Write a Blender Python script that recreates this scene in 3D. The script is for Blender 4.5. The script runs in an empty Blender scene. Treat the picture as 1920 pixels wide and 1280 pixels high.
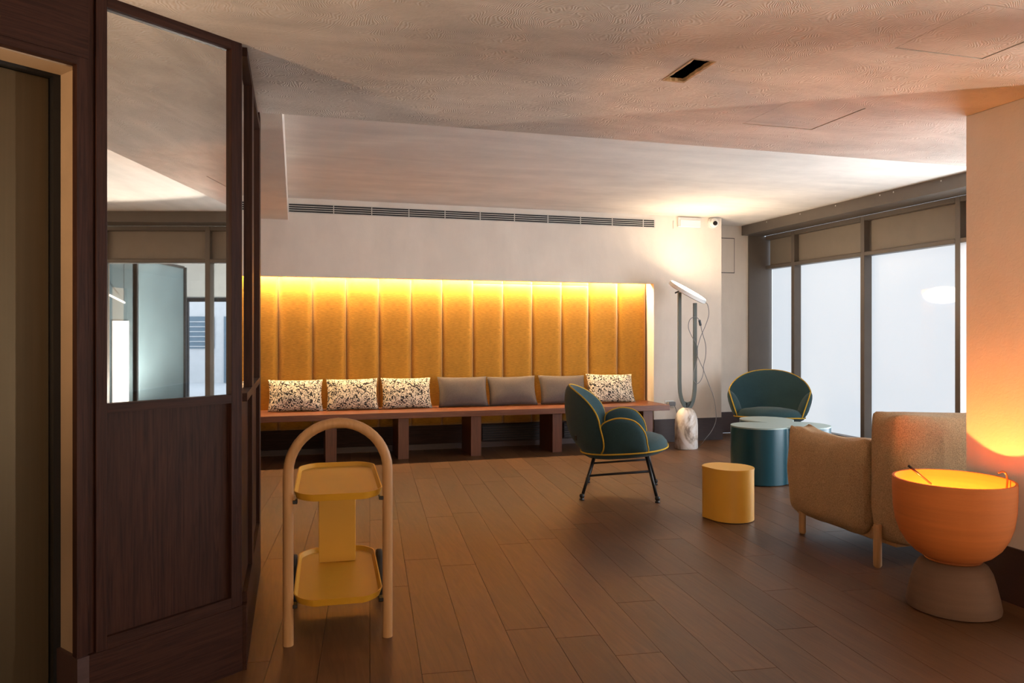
import bpy, bmesh, math, random
from mathutils import Vector, Matrix
random.seed(7)
SC = bpy.context.scene
COL = SC.collection
PI = math.pi

# ------------------------------------------------------------------ camera
# room axes: X along the back wall, Y towards the back wall, Z up; focal length measured on 1920x1280
F_PX, HOR, CAM_H = 1420.0, 625.0, 1.30
PHI = math.atan(408.0 / F_PX)
cam_d = bpy.data.cameras.new('camera')
cam = bpy.data.objects.new('camera', cam_d)
COL.objects.link(cam)
cam_d.sensor_fit = 'HORIZONTAL'
cam_d.sensor_width = 36.0
cam_d.lens = 36.0 * F_PX / 1920.0
cam_d.shift_y = (HOR - 640.0) / 1920.0
cam_d.clip_start = 0.05
cam.location = (0, 0, CAM_H)
cam.rotation_euler = (PI / 2, 0, -PHI)
SC.camera = cam

# ------------------------------------------------------------------ view, world
SC.view_settings.view_transform = 'Standard'
SC.view_settings.look = 'None'
SC.view_settings.exposure = 0.6
SC.view_settings.gamma = 1.0
SC.view_settings.use_curve_mapping = False
SC.cycles.max_bounces = 10
SC.cycles.diffuse_bounces = 5
SC.cycles.sample_clamp_indirect = 6.0
world = bpy.data.worlds.new('world')
SC.world = world
world.use_nodes = True
_bg = world.node_tree.nodes['Background']
_bg.inputs[0].default_value = (0.75, 0.86, 1.0, 1)
_bg.inputs[1].default_value = 1.5

# light levels, all in one place
E_PANE = 0.52       # frosted panes the photograph shows
E_BAY_FILL = 7.5       # boosted fill glow of the unseen bays behind the pier
E_LED = 190.0
E_DISC = 28.0
E_BULB = 4200.0
E_SCONCE = 2000.0
E_FILL_BOWL = 7500.0
W_LOBBY = 30.0


def area_light(name, loc, rot, sx, sy, watts, col):
    d = bpy.data.lights.new(name, 'AREA')
    d.shape = 'RECTANGLE'
    d.size, d.size_y, d.energy, d.color = sx, sy, watts, col
    o = bpy.data.objects.new(name, d)
    COL.objects.link(o)
    o.location, o.rotation_euler = loc, rot
    return o


area_light('lobby_fill_light', (10.2, -0.2, 2.86), (0, 0, 0), 2.6, 2.0, W_LOBBY, (0.86, 0.94, 1.0))  # added area fill under the lobby ceiling

# ------------------------------------------------------------------ materials
MATS = {}


def nt(name):
    m = bpy.data.materials.new(name)
    m.use_nodes = True
    MATS[name] = m
    t = m.node_tree
    return m, t, t.nodes['Principled BSDF']


def N(t, kind, **kw):
    n = t.nodes.new(kind)
    for k, v in kw.items():
        setattr(n, k, v)
    return n


def coords(t, scale=(1, 1, 1), rot=(0, 0, 0), which='Object'):
    tc = N(t, 'ShaderNodeTexCoord')
    mp = N(t, 'ShaderNodeMapping')
    mp.inputs['Scale'].default_value = scale
    mp.inputs['Rotation'].default_value = rot
    t.links.new(tc.outputs[which], mp.inputs[0])
    return mp.outputs[0]


def noise(t, vec, scale, detail=3, rough=0.55, dist=0.0):
    n = N(t, 'ShaderNodeTexNoise')
    n.inputs['Scale'].default_value = scale
    n.inputs['Detail'].default_value = detail
    n.inputs['Roughness'].default_value = rough
    n.inputs['Distortion'].default_value = dist
    t.links.new(vec, n.inputs['Vector'])
    return n.outputs[0]


def ramp(t, fac, stops):
    r = N(t, 'ShaderNodeValToRGB')
    e = r.color_ramp.elements
    while len(e) < len(stops):
        e.new(0.5)
    for i, (p, c) in enumerate(stops):
        e[i].position = p
        e[i].color = (c[0], c[1], c[2], 1)
    t.links.new(fac, r.inputs[0])
    return r.outputs[0]


def bump(t, h, bsdf, strength, dist=0.01):
    b = N(t, 'ShaderNodeBump')
    b.inputs['Strength'].default_value = strength
    b.inputs['Distance'].default_value = dist
    t.links.new(h, b.inputs['Height'])
    t.links.new(b.outputs[0], bsdf.inputs['Normal'])
    return b


def shade(c, k):
    return tuple(min(1.0, x * k) for x in c)


def simple(name, col, rough=0.5, metal=0.0, var=0.12, vscale=6.0, stretch=(1, 1, 1), bscale=60.0, bstr=0.0, bdist=0.004, spec=0.5, coat=0.0):
    m, t, b = nt(name)
    v = coords(t, stretch)
    n = noise(t, v, vscale, 4)
    t.links.new(ramp(t, n, [(0.28, shade(col, 1 - var)), (0.72, shade(col, 1 + var))]), b.inputs['Base Color'])
    b.inputs['Roughness'].default_value = rough
    b.inputs['Metallic'].default_value = metal
    b.inputs['Specular IOR Level'].default_value = spec
    b.inputs['Coat Weight'].default_value = coat
    if bstr:
        bump(t, noise(t, coords(t, stretch), bscale, 3), b, bstr, bdist)
    return m


def emitter(name, col, strength):
    m, t, b = nt(name)
    b.inputs['Base Color'].default_value = (*shade(col, 0.8), 1)
    b.inputs['Emission Color'].default_value = (*col, 1)
    b.inputs['Emission Strength'].default_value = strength
    b.inputs['Roughness'].default_value = 0.5
    return m


def plaster(name, col, streak, var, bstr):
    m, t, b = nt(name)
    v = coords(t, streak)
    n1 = noise(t, v, 1.1, 6, 0.62, 0.4)
    n2 = noise(t, coords(t), 3.5, 3)
    mx = N(t, 'ShaderNodeMath', operation='MULTIPLY_ADD')
    mx.inputs[1].default_value = 0.3
    t.links.new(n2, mx.inputs[0])
    mm = N(t, 'ShaderNodeMath', operation='MULTIPLY')
    mm.inputs[1].default_value = 0.7
    t.links.new(n1, mm.inputs[0])
    t.links.new(mm.outputs[0], mx.inputs[2])
    t.links.new(ramp(t, mx.outputs[0], [(0.32, shade(col, 1 - var)), (0.66, shade(col, 1 + var * 0.7))]), b.inputs['Base Color'])
    b.inputs['Roughness'].default_value = 0.75
    b.inputs['Specular IOR Level'].default_value = 0.25
    # fine trowel relief
    h = noise(t, coords(t), 38, 4, 0.6, 1.4)
    bump(t, h, b, bstr, 0.006)
    return m


def comb_plaster(name, col, var):
    """ceiling plaster worked in comb swirls"""
    m, t, b = nt(name)
    v = coords(t, (1.0, 2.6, 1))
    n1 = noise(t, v, 1.3, 6, 0.62, 0.5)
    t.links.new(ramp(t, n1, [(0.3, shade(col, 1 - var)), (0.7, shade(col, 1 + var * 0.6))]), b.inputs['Base Color'])
    b.inputs['Roughness'].default_value = 0.8
    b.inputs['Specular IOR Level'].default_value = 0.2
    vo = N(t, 'ShaderNodeTexVoronoi')
    vo.inputs['Scale'].default_value = 2.6
    nz = N(t, 'ShaderNodeTexNoise')
    nz.inputs['Scale'].default_value = 5.0
    t.links.new(coords(t), nz.inputs['Vector'])
    vm = N(t, 'ShaderNodeVectorMath', operation='MULTIPLY_ADD')
    vm.inputs[1].default_value = (0.22, 0.22, 0.22)
    t.links.new(nz.outputs['Color'], vm.inputs[0])
    t.links.new(coords(t), vm.inputs[2])
    t.links.new(vm.outputs[0], vo.inputs['Vector'])
    mu = N(t, 'ShaderNodeMath', operation='MULTIPLY')
    mu.inputs[1].default_value = 340.0
    t.links.new(vo.outputs['Distance'], mu.inputs[0])
    sn = N(t, 'ShaderNodeMath', operation='SINE')
    t.links.new(mu.outputs[0], sn.inputs[0])
    ad = N(t, 'ShaderNodeMath', operation='MULTIPLY_ADD')
    ad.inputs[1].default_value = 0.28
    t.links.new(sn.outputs[0], ad.inputs[0])
    t.links.new(noise(t, coords(t), 45, 4), ad.inputs[2])
    bump(t, ad.outputs[0], b, 0.42, 0.0045)
    return m


def wood(name, dark, light, grain=(14, 1.2, 14), rough=0.45, per_object=0.0, bstr=0.15, spec=0.4):
    m, t, b = nt(name)
    v = coords(t, grain)
    if per_object:
        oi = N(t, 'ShaderNodeObjectInfo')
        off = N(t, 'ShaderNodeVectorMath', operation='SCALE')
        off.inputs[0].default_value = (37, 91, 13)
        t.links.new(oi.outputs['Random'], off.inputs['Scale'])
        addv = N(t, 'ShaderNodeVectorMath', operation='ADD')
        t.links.new(v, addv.inputs[0])
        t.links.new(off.outputs[0], addv.inputs[1])
        v = addv.outputs[0]
    n1 = noise(t, v, 1.6, 6, 0.62, 1.2)
    c = ramp(t, n1, [(0.3, dark), (0.7, light)])
    if per_object:
        hs = N(t, 'ShaderNodeHueSaturation')
        ma = N(t, 'ShaderNodeMapRange')
        ma.inputs['To Min'].default_value = 1 - per_object
        ma.inputs['To Max'].default_value = 1 + per_object
        t.links.new(oi.outputs['Random'], ma.inputs['Value'])
        t.links.new(ma.outputs[0], hs.inputs['Value'])
        t.links.new(c, hs.inputs['Color'])
        c = hs.outputs[0]
    t.links.new(c, b.inputs['Base Color'])
    b.inputs['Roughness'].default_value = rough
    b.inputs['Specular IOR Level'].default_value = spec
    if bstr:
        bump(t, n1, b, bstr, 0.002)
    return m


def fabric(name, col, scale=420.0, var=0.25, bstr=0.5, streak=(1, 1, 1), sheen=0.0):
    m, t, b = nt(name)
    v = coords(t, streak)
    n1 = noise(t, v, scale, 2)
    n2 = noise(t, coords(t), 7.0, 3)
    c1 = ramp(t, n1, [(0.3, shade(col, 1 - var)), (0.7, shade(col, 1 + var))])
    mx = N(t, 'ShaderNodeMix', data_type='RGBA', blend_type='MULTIPLY')
    mx.inputs[0].default_value = 1.0
    t.links.new(c1, mx.inputs[6])
    t.links.new(ramp(t, n2, [(0.3, (0.9, 0.9, 0.9)), (0.7, (1, 1, 1))]), mx.inputs[7])
    t.links.new(mx.outputs[2], b.inputs['Base Color'])
    b.inputs['Roughness'].default_value = 0.88
    b.inputs['Specular IOR Level'].default_value = 0.2
    b.inputs['Sheen Weight'].default_value = sheen
    bump(t, n1, b, bstr, 0.002)
    return m


plaster('wall_plaster', (0.77, 0.69, 0.61), (1.6, 1.6, 0.5), 0.10, 0.25)
plaster('upper_ceiling', (0.78, 0.71, 0.64), (0.6, 2.6, 1), 0.16, 0.2)
comb_plaster('comb_ceiling', (0.56, 0.495, 0.435), 0.24)
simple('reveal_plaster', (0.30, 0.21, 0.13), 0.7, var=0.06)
wood('dark_wood', (0.015, 0.0055, 0.004), (0.044, 0.0165, 0.0105), (60, 60, 2.2), 0.5, 0, 0.15, 0.12)
wood('dark_wood_flat', (0.015, 0.0055, 0.004), (0.042, 0.016, 0.010), (2.2, 60, 60), 0.5, 0, 0.15, 0.12)
wood('bench_wood', (0.105, 0.032, 0.015), (0.20, 0.070, 0.034), (2.0, 40, 40), 0.36)
wood('bench_leg_wood', (0.085, 0.027, 0.013), (0.16, 0.056, 0.028), (40, 40, 2.0), 0.40)
wood('floor_wood', (0.066, 0.029, 0.0115), (0.114, 0.052, 0.021), (22, 1.6, 1), 0.42, 0.20, 0.2)
simple('floor_gap', (0.02, 0.012, 0.008), 0.8)
simple('baseboard_wood', (0.045, 0.022, 0.020), 0.45, var=0.2, stretch=(2, 20, 20))
simple('grey_metal', (0.125, 0.102, 0.084), 0.42, 0.0, 0.06)
simple('grey_panel', (0.23, 0.19, 0.15), 0.55, 0.0, 0.06)
simple('black_metal', (0.012, 0.012, 0.013), 0.38, 0.4, 0.1)
simple('bronze_metal', (0.10, 0.072, 0.040), 0.38, 0.75, 0.05, 3.0, (30, 30, 0.4))
fabric('gold_fabric', (0.44, 0.195, 0.014), 170.0, 0.22, 0.5, (0.12, 1, 1), 0.5)
simple('seam_dark', (0.12, 0.055, 0.006), 0.9)
fabric('teal_fabric', (0.022, 0.052, 0.059), 520, 0.45, 0.5, (1, 1, 1), 0.08)
fabric('mustard_piping', (0.50, 0.31, 0.035), 300, 0.1, 0.2)
fabric('tan_fabric', (0.41, 0.265, 0.14), 190, 0.34, 0.8)
fabric('grey_fabric', (0.115, 0.090, 0.080), 360, 0.4, 0.6)
simple('teal_lacquer', (0.006, 0.052, 0.072), 0.30, 0.0, 0.04, spec=0.5)
simple('teal_top', (0.26, 0.33, 0.31), 0.42, 0.0, 0.04)
simple('yellow_lacquer', (0.62, 0.31, 0.030), 0.42, 0.0, 0.04)
simple('yellow_tray', (0.58, 0.30, 0.022), 0.45, 0.0, 0.03)
wood('beech', (0.36, 0.195, 0.082), (0.47, 0.265, 0.118), (30, 30, 1.4), 0.5, 0, 0.05)
simple('rubber', (0.02, 0.018, 0.017), 0.7)
simple('white_plastic', (0.80, 0.79, 0.77), 0.4, var=0.02)
simple('vent_white', (0.62, 0.58, 0.54), 0.5, var=0.03)
simple('vent_dark', (0.03, 0.028, 0.028), 0.9)
simple('lens_black', (0.01, 0.01, 0.012), 0.1, coat=0.5)
simple('cord_grey', (0.20, 0.20, 0.21), 0.6)
simple('cord_white', (0.62, 0.58, 0.54), 0.6)
simple('green_steel', (0.11, 0.135, 0.135), 0.4, 0.25, 0.05)
simple('terracotta', (0.54, 0.155, 0.028), 0.75, 0, 0.10, 1.6, (1, 1, 26), 40, 0.25)
simple('raw_clay', (0.12, 0.065, 0.038), 0.85, 0, 0.12, 1.6, (1, 1, 22), 40, 0.3)
simple('copper_wire', (0.45, 0.17, 0.06), 0.35, 0.8)
simple('rough_board', (0.42, 0.28, 0.15), 0.9, var=0.3, vscale=30)
simple('void_dark', (0.008, 0.008, 0.009), 0.9)
simple('blue_cable', (0.02, 0.16, 0.28), 0.5)
simple('lobby_blue', (0.066, 0.100, 0.116), 0.7, var=0.1, vscale=2)
simple('lobby_white', (0.36, 0.38, 0.38), 0.7, var=0.05)
simple('lobby_floor', (0.45, 0.43, 0.40), 0.5, var=0.1)
simple('street_white', (0.62, 0.64, 0.66), 0.8, var=0.05)
simple('shutter_blue', (0.14, 0.21, 0.27), 0.6, var=0.05)
simple('foliage_dark', (0.10, 0.14, 0.07), 0.8, var=0.4, vscale=20)
emitter('led', (1.0, 0.72, 0.38), E_LED)
emitter('disc_light', (1.0, 0.80, 0.56), E_DISC)
emitter('bulb_light', (1.0, 0.37, 0.065), E_BULB)
emitter('sconce_light', (1.0, 0.66, 0.38), E_SCONCE)
emitter('fill_bulb', (1.0, 0.90, 0.78), E_FILL_BOWL)
emitter('bay_fill_glass', (0.84, 0.92, 1.0), E_BAY_FILL)
emitter('front_fill_glass', (1.0, 0.74, 0.50), 2.8)
emitter('lobby_light', (1.0, 0.93, 0.82), 1.3)

# frosted pane: backlit film with a clear glossy face
m, t, b = nt('frosted_pane')
b.inputs['Base Color'].default_value = (0.25, 0.26, 0.28, 1)
b.inputs['Emission Color'].default_value = (0.82, 0.91, 1.0, 1)
b.inputs['Emission Strength'].default_value = E_PANE
b.inputs['Roughness'].default_value = 0.03
b.inputs['IOR'].default_value = 1.5
# clear pane
m, t, b = nt('clear_pane')
tr = N(t, 'ShaderNodeBsdfTransparent')
gl = N(t, 'ShaderNodeBsdfGlossy')
gl.inputs['Roughness'].default_value = 0.0
fr = N(t, 'ShaderNodeFresnel')
mx = N(t, 'ShaderNodeMixShader')
t.links.new(fr.outputs[0], mx.inputs[0])
t.links.new(tr.outputs[0], mx.inputs[1])
t.links.new(gl.outputs[0], mx.inputs[2])
t.links.new(mx.outputs[0], t.nodes['Material Output'].inputs[0])
# mirror
m, t, b = nt('mirror_glass')
b.inputs['Base Color'].default_value = (0.80, 0.80, 0.78, 1)
b.inputs['Metallic'].default_value = 1.0
b.inputs['Roughness'].default_value = 0.012
# marble
m, t, b = nt('marble')
v = coords(t, (1, 1, 0.6), (0.5, 0.3, 0.2))
n1 = noise(t, v, 4.0, 6, 0.6, 2.2)
t.links.new(ramp(t, n1, [(0.36, (0.25, 0.19, 0.15)), (0.47, (0.62, 0.52, 0.44)), (0.56, (0.78, 0.72, 0.68))]), b.inputs['Base Color'])
b.inputs['Roughness'].default_value = 0.35
# cushion cover with black squiggles on cream
m, t, b = nt('squiggle_fabric')
n1 = noise(t, coords(t), 34, 0.5, 0.4, 1.0)
d1 = N(t, 'ShaderNodeMath', operation='SUBTRACT')
d1.inputs[1].default_value = 0.5
t.links.new(n1, d1.inputs[0])
d2 = N(t, 'ShaderNodeMath', operation='ABSOLUTE')
t.links.new(d1.outputs[0], d2.inputs[0])
t.links.new(ramp(t, d2.outputs[0], [(0.058, (0.025, 0.018, 0.015)), (0.074, (0.72, 0.61, 0.46))]), b.inputs['Base Color'])
b.inputs['Roughness'].default_value = 0.9
bump(t, noise(t, coords(t), 300, 2), b, 0.4, 0.002)


# ------------------------------------------------------------------ mesh helpers
def BM():
    return bmesh.new()


def box(bm, x0, x1, y0, y1, z0, z1, bev=0.0, seg=1):
    vs = [bm.verts.new((x, y, z)) for z in (z0, z1) for x, y in ((x0, y0), (x1, y0), (x1, y1), (x0, y1))]
    fs = []
    for idx in ((0, 3, 2, 1), (4, 5, 6, 7), (0, 1, 5, 4), (1, 2, 6, 5), (2, 3, 7, 6), (3, 0, 4, 7)):
        fs.append(bm.faces.new([vs[i] for i in idx]))
    if bev:
        es = {e for f in fs for e in f.edges}
        bmesh.ops.bevel(bm, geom=list(es), offset=bev, segments=seg, profile=0.5, affect='EDGES')
    return bm


def lathe(bm, prof, n=40, cx=0, cy=0):
    """prof: (radius, z) from one pole or rim to the other; radius 0 closes to a pole"""
    rings = []
    for r, z in prof:
        if r < 1e-6:
            rings.append([bm.verts.new((cx, cy, z))])
        else:
            rings.append([bm.verts.new((cx + r * math.cos(2 * PI * k / n), cy + r * math.sin(2 * PI * k / n), z)) for k in range(n)])
    for a, c in zip(rings, rings[1:]):
        for k in range(n):
            k2 = (k + 1) % n
            if len(a) == 1 and len(c) == 1:
                continue
            if len(a) == 1:
                bm.faces.new((a[0], c[k2], c[k]))
            elif len(c) == 1:
                bm.faces.new((a[k], a[k2], c[0]))
            else:
                bm.faces.new((a[k], a[k2], c[k2], c[k]))
    return bm


def smooth_path(pts, per=8, closed=False):
    P = [Vector(p) for p in pts]
    n = len(P)
    out = []
    rng = range(n if closed else n - 1)
    for i in rng:
        p0 = P[(i - 1) % n] if (closed or i > 0) else P[0] * 2 - P[1]
        p1, p2 = P[i], P[(i + 1) % n]
        p3 = P[(i + 2) % n] if (closed or i + 2 < n) else P[-1] * 2 - P[-2]
        for k in range(per):
            u = k / per
            out.append(0.5 * ((2 * p1) + (p2 - p0) * u + (2 * p0 - 5 * p1 + 4 * p2 - p3) * u * u + (-p0 + 3 * p1 - 3 * p2 + p3) * u ** 3))
    if not closed:
        out.append(P[-1])
    return out


def tube(bm, pts, r, n=8, closed=False, radii=None):
    P = [Vector(p) for p in pts]
    m = len(P)
    T = []
    for i in range(m):
        if closed:
            d = P[(i + 1) % m] - P[i - 1]
        else:
            d = P[min(i + 1, m - 1)] - P[max(i - 1, 0)]
        T.append(d.normalized())
    ref = Vector((0, 0, 1)) if abs(T[0].z) < 0.9 else Vector((1, 0, 0))
    u = (ref - T[0] * ref.dot(T[0])).normalized()
    rings = []
    for i in range(m):
        u = (u - T[i] * u.dot(T[i])).normalized()
        w = T[i].cross(u)
        rr = radii[i] if radii else r
        rings.append([bm.verts.new(P[i] + (u * math.cos(2 * PI * k / n) + w * math.sin(2 * PI * k / n)) * rr) for k in range(n)])
    pairs = list(zip(rings, rings[1:])) + ([(rings[-1], rings[0])] if closed else [])
    for a, c in pairs:
        for k in range(n):
            bm.faces.new((a[k], a[(k + 1) % n], c[(k + 1) % n], c[k]))
    if not closed:
        bm.faces.new(rings[0][::-1])
        bm.faces.new(rings[-1])
    return bm


def prism(bm, outline, z0, z1, bev=0.0, seg=2):
    lo = [bm.verts.new((x, y, z0)) for x, y in outline]
    hi = [bm.verts.new((x, y, z1)) for x, y in outline]
    n = len(outline)
    bm.faces.new(lo[::-1])
    top = bm.faces.new(hi)
    for k in range(n):
        bm.faces.new((lo[k], lo[(k + 1) % n], hi[(k + 1) % n], hi[k]))
    if bev:
        bmesh.ops.bevel(bm, geom=list(top.edges), offset=bev, segments=seg, profile=0.5, affect='EDGES')
    return bm


def superellipse(rx, ry, p=2.6, n=48, cx=0, cy=0):
    out = []
    for k in range(n):
        a = 2 * PI * k / n
        c, s = math.cos(a), math.sin(a)
        out.append((cx + rx * math.copysign(abs(c) ** (2 / p), c), cy + ry * math.copysign(abs(s) ** (2 / p), s)))
    return out


def pillow(bm, w, h, t, nx=18, ny=12, ear=0.0, power=3.0, seed=0):
    """stuffed cushion in the local XZ plane, centred, thickness along Y; pinched at the seam, corners drawn out"""
    rnd = random.Random(seed)
    ph = [rnd.uniform(0, 6.28) for _ in range(4)]
    rows = {}
    for side in (-1, 1):
        for i in range(nx + 1):
            for j in range(ny + 1):
                a, c = 2 * i / nx - 1, 2 * j / ny - 1
                edge = i in (0, nx) or j in (0, ny)
                if edge and side == 1:
                    rows[(1, i, j)] = rows[(-1, i, j)]
                    continue
                k = max(0.0, (1 - abs(a) ** power)) ** 0.55 * max(0.0, (1 - abs(c) ** power)) ** 0.55
                sx = 1 - ear * (1 - c * c) * a * a
                sz = 1 - ear * (1 - a * a) * c * c
                y = side * t / 2 * k * (1 + 0.07 * math.sin(4 * a + ph[0]) * math.sin(3 * c + ph[1]))
                rows[(side, i, j)] = bm.verts.new((a * w / 2 * sx, y, c * h / 2 * sz))
    for side in (-1, 1):
        for i in range(nx):
            for j in range(ny):
                q = [rows[(side, i, j)], rows[(side, i + 1, j)], rows[(side, i + 1, j + 1)], rows[(side, i, j + 1)]]
                bm.faces.new(q if side == -1 else q[::-1])
    return bm


def place(bm, loc=(0, 0, 0), rot=(0, 0, 0)):
    mt = Matrix.Translation(loc) @ Matrix.Rotation(rot[2], 4, 'Z') @ Matrix.Rotation(rot[1], 4, 'Y') @ Matrix.Rotation(rot[0], 4, 'X')
    bm.transform(mt)
    return bm


def obj(name, bm, mat, parent=None, smooth=False, label=None, sub=0):
    me = bpy.data.meshes.new(name)
    bmesh.ops.recalc_face_normals(bm, faces=bm.faces)
    bm.to_mesh(me)
    bm.free()
    me.materials.append(MATS[mat])
    if smooth:
        me.shade_smooth()
    o = bpy.data.objects.new(name, me)
    COL.objects.link(o)
    o.parent = parent
    if smooth == 'auto':
        md = o.modifiers.new('smooth', 'EDGE_SPLIT')
        md.split_angle = math.radians(40)
    if sub:
        md = o.modifiers.new('sub', 'SUBSURF')
        md.levels = md.render_levels = sub
    if label:
        o['label'] = label
    return o


def inst(name, mesh_obj, loc, parent, rot=(0, 0, 0)):
    o = bpy.data.objects.new(name, mesh_obj.data)
    COL.objects.link(o)
    o.parent = parent
    o.location = loc
    o.rotation_euler = rot
    return o


def tag(o, label, cat, group=None):
    o['label'] = label
    o['category'] = cat
    if group:
        o['group'] = group
    return o


def thing(name, label, cat, loc=(0, 0, 0), rz=0.0, group=None):
    o = bpy.data.objects.new(name, None)
    o.empty_display_size = 0.1
    COL.objects.link(o)
    o.location = loc
    o.rotation_euler = (0, 0, rz)
    return tag(o, label, cat, group)


def struct(o, label):
    o['kind'] = 'structure'
    o['label'] = label
    return o


def sroot(name, label, loc=(0, 0, 0), rz=0.0):
    o = bpy.data.objects.new(name, None)
    o.empty_display_size = 0.1
    COL.objects.link(o)
    o.location = loc
    o.rotation_euler = (0, 0, rz)
    return struct(o, label)


def bx(name, x0, x1, y0, y1, z0, z1, mat, parent=None, bev=0.0, label=None):
    return obj(name, box(BM(), x0, x1, y0, y1, z0, z1, bev), mat, parent, False, label)


# ------------------------------------------------------------------ setting: floor
YB, YB2, XW = 8.23, 8.77, 6.00          # back wall, set-back wall, window frame face
X_L, Y_F = -2.6, -4.2                   # far left wall, front wall behind the camera
CZ, CZ2 = 2.42, 2.715                   # dropped ceiling, raised ceiling

floor = struct(bx('floor', X_L - 2.6, XW + 0.1, Y_F, YB2, -0.12, -0.012, 'floor_gap'), 'dark brown oak plank floor of the lounge')


def clip(poly, ax, val, keep_less):
    out = []
    for i in range(len(poly)):
        a, c = poly[i], poly[(i + 1) % len(poly)]
        ia = (a[ax] <= val) == keep_less
        ic = (c[ax] <= val) == keep_less
        if ia:
            out.append(a)
        if ia != ic:
            u = (val - a[ax]) / (c[ax] - a[ax])
            out.append((a[0] + (c[0] - a[0]) * u, a[1] + (c[1] - a[1]) * u))
    return out


PW, PA = 0.195, math.radians(5.4)       # plank width, turn of the planks against the room
pd, pn = (math.sin(PA), math.cos(PA)), (math.cos(PA), -math.sin(PA))
planks = []
for i in range(-28, 36):
    s = -6.0 - random.random() * 1.5
    while s < 10.5:
        L = random.choice((1.2, 1.5, 1.8, 2.1)) * random.uniform(0.92, 1.06)
        g = 0.0008
        q = [(i * PW + g, s + g), ((i + 1) * PW - g, s + g), ((i + 1) * PW - g, s + L - g), (i * PW + g, s + L - g)]
        P = [(pn[0] * a + pd[0] * c, pn[1] * a + pd[1] * c) for a, c in q]
        for ax, val, less in ((0, X_L - 2.5, False), (0, XW + 0.05, True), (1, Y_F + 0.05, False), (1, YB2 - 0.02, True)):
            if P:
                P = clip(P, ax, val, less)
        s += L
        if len(P) >= 3:
            mx_, my_ = sum(p[0] for p in P) / len(P), sum(p[1] for p in P) / len(P)
            planks.append((P, mx_, my_))
F2 = (math.sin(PHI), math.cos(PHI))
R2 = (math.cos(PHI), -math.sin(PHI))


def in_view(x, y):
    d, r = x * F2[0] + y * F2[1], x * R2[0] + y * R2[1]
    return d > 2.2 and abs(r) < 0.80 * d + 0.5


def plank_bm(bm, P, org):
    c = 0.0009
    cx_, cy_ = sum(p[0] for p in P) / len(P), sum(p[1] for p in P) / len(P)
    ins = []
    for x, y in P:
        dx, dy = cx_ - x, cy_ - y
        l = math.hypot(dx, dy) or 1
        ins.append((x + dx / l * c * 1.4, y + dy / l * c * 1.4))
    lo = [bm.verts.new((x - org[0], y - org[1], -0.011)) for x, y in P]
    md = [bm.verts.new((x - org[0], y - org[1], -c)) for x, y in P]
    hi = [bm.verts.new((x - org[0], y - org[1], 0.0)) for x, y in ins]
    n = len(P)
    bm.faces.new(hi)
    for k in range(n):
        k2 = (k + 1) % n
        bm.faces.new((lo[k], lo[k2], md[k2], md[k]))
        bm.faces.new((md[k], md[k2], hi[k2], hi[k]))


near = [p for p in planks if in_view(p[1], p[2])]
rest = [p for p in planks if not in_view(p[1], p[2])]
near.sort(key=lambda p: p[2])
near, extra = near[:290], near[290:]
rest += extra
for P, mx_, my_ in near:
    bm = BM()
    plank_bm(bm, P, (mx_, my_))
    o = obj('plank', bm, 'floor_wood', floor)
    o.location = (mx_, my_, 0)
bm = BM()
for P, mx_, my_ in rest:
    plank_bm(bm, P, (0, 0))
o = obj('plank_field', bm, 'floor_wood', floor)
o['kind'] = 'stuff'

# ------------------------------------------------------------------ setting: ceilings
HX0, HX1, HY0, HY1 = 1.566, 1.667, 2.766, 3.035         # rough hole
hatches = ((2.30, 2.735, 3.135, 3.55), (2.265, 2.70, 2.03, 2.445))


def sheet_with_holes(bm, x0, x1, y0, y1, z0, z1, holes):
    xs = sorted({x0, x1, *[h[0] for h in holes], *[h[1] for h in holes]})
    ys = sorted({y0, y1, *[h[2] for h in holes], *[h[3] for h in holes]})
    for a, c in zip(xs, xs[1:]):
        for d, e in zip(ys, ys[1:]):
            mx_, my_ = (a + c) / 2, (d + e) / 2
            if any(h[0] < mx_ < h[1] and h[2] < my_ < h[3] for h in holes):
                continue
            box(bm, a, c, d, e, z0, z1)
    bmesh.ops.remove_doubles(bm, verts=bm.verts, dist=1e-5)
    # drop the inner walls shared by two cells
    seen = {}
    for f in bm.faces:
        seen.setdefault(frozenset(v.index for v in f.verts), []).append(f)
    bm.verts.index_update()
    seen = {}
    for f in bm.faces:
        seen.setdefault(frozenset(v.index for v in f.verts), []).append(f)
    dead = [f for fs in seen.values() if len(fs) > 1 for f in fs]
    bmesh.ops.delete(bm, geom=dead, context='FACES')
    return bm


Y_SLAB0, Y_SLAB1 = 1.74, 4.04
ceil = struct(obj('ceiling', sheet_with_holes(BM(), X_L - 0.1, 5.655, Y_SLAB0, Y_SLAB1, CZ, CZ + 0.015,
              [(HX0, HX1, HY0, HY1)] + [(h[0], h[1], h[2], h[3]) for h in hatches]), 'comb_ceiling'),
              'dropped ceiling band of comb textured beige plaster')
bx('edge_face', X_L - 0.1, 5.655, Y_SLAB1 - 0.03, Y_SLAB1, CZ + 0.015, CZ2, 'upper_ceiling', ceil)
bx('edge_face', X_L - 0.1, 5.655, Y_SLAB0, Y_SLAB0 + 0.03, CZ + 0.015, CZ2, 'upper_ceiling', ceil)
for h in hatches:
    bx('access_panel', h[0] + 0.006, h[1] - 0.006, h[2] + 0.006, h[3] - 0.006, CZ + 0.002, CZ + 0.014, 'comb_ceiling', ceil)
    bx('panel_backing', h[0] - 0.02, h[1] + 0.02, h[2] - 0.02, h[3] + 0.02, CZ + 0.015, CZ + 0.025, 'void_dark', ceil)
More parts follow.
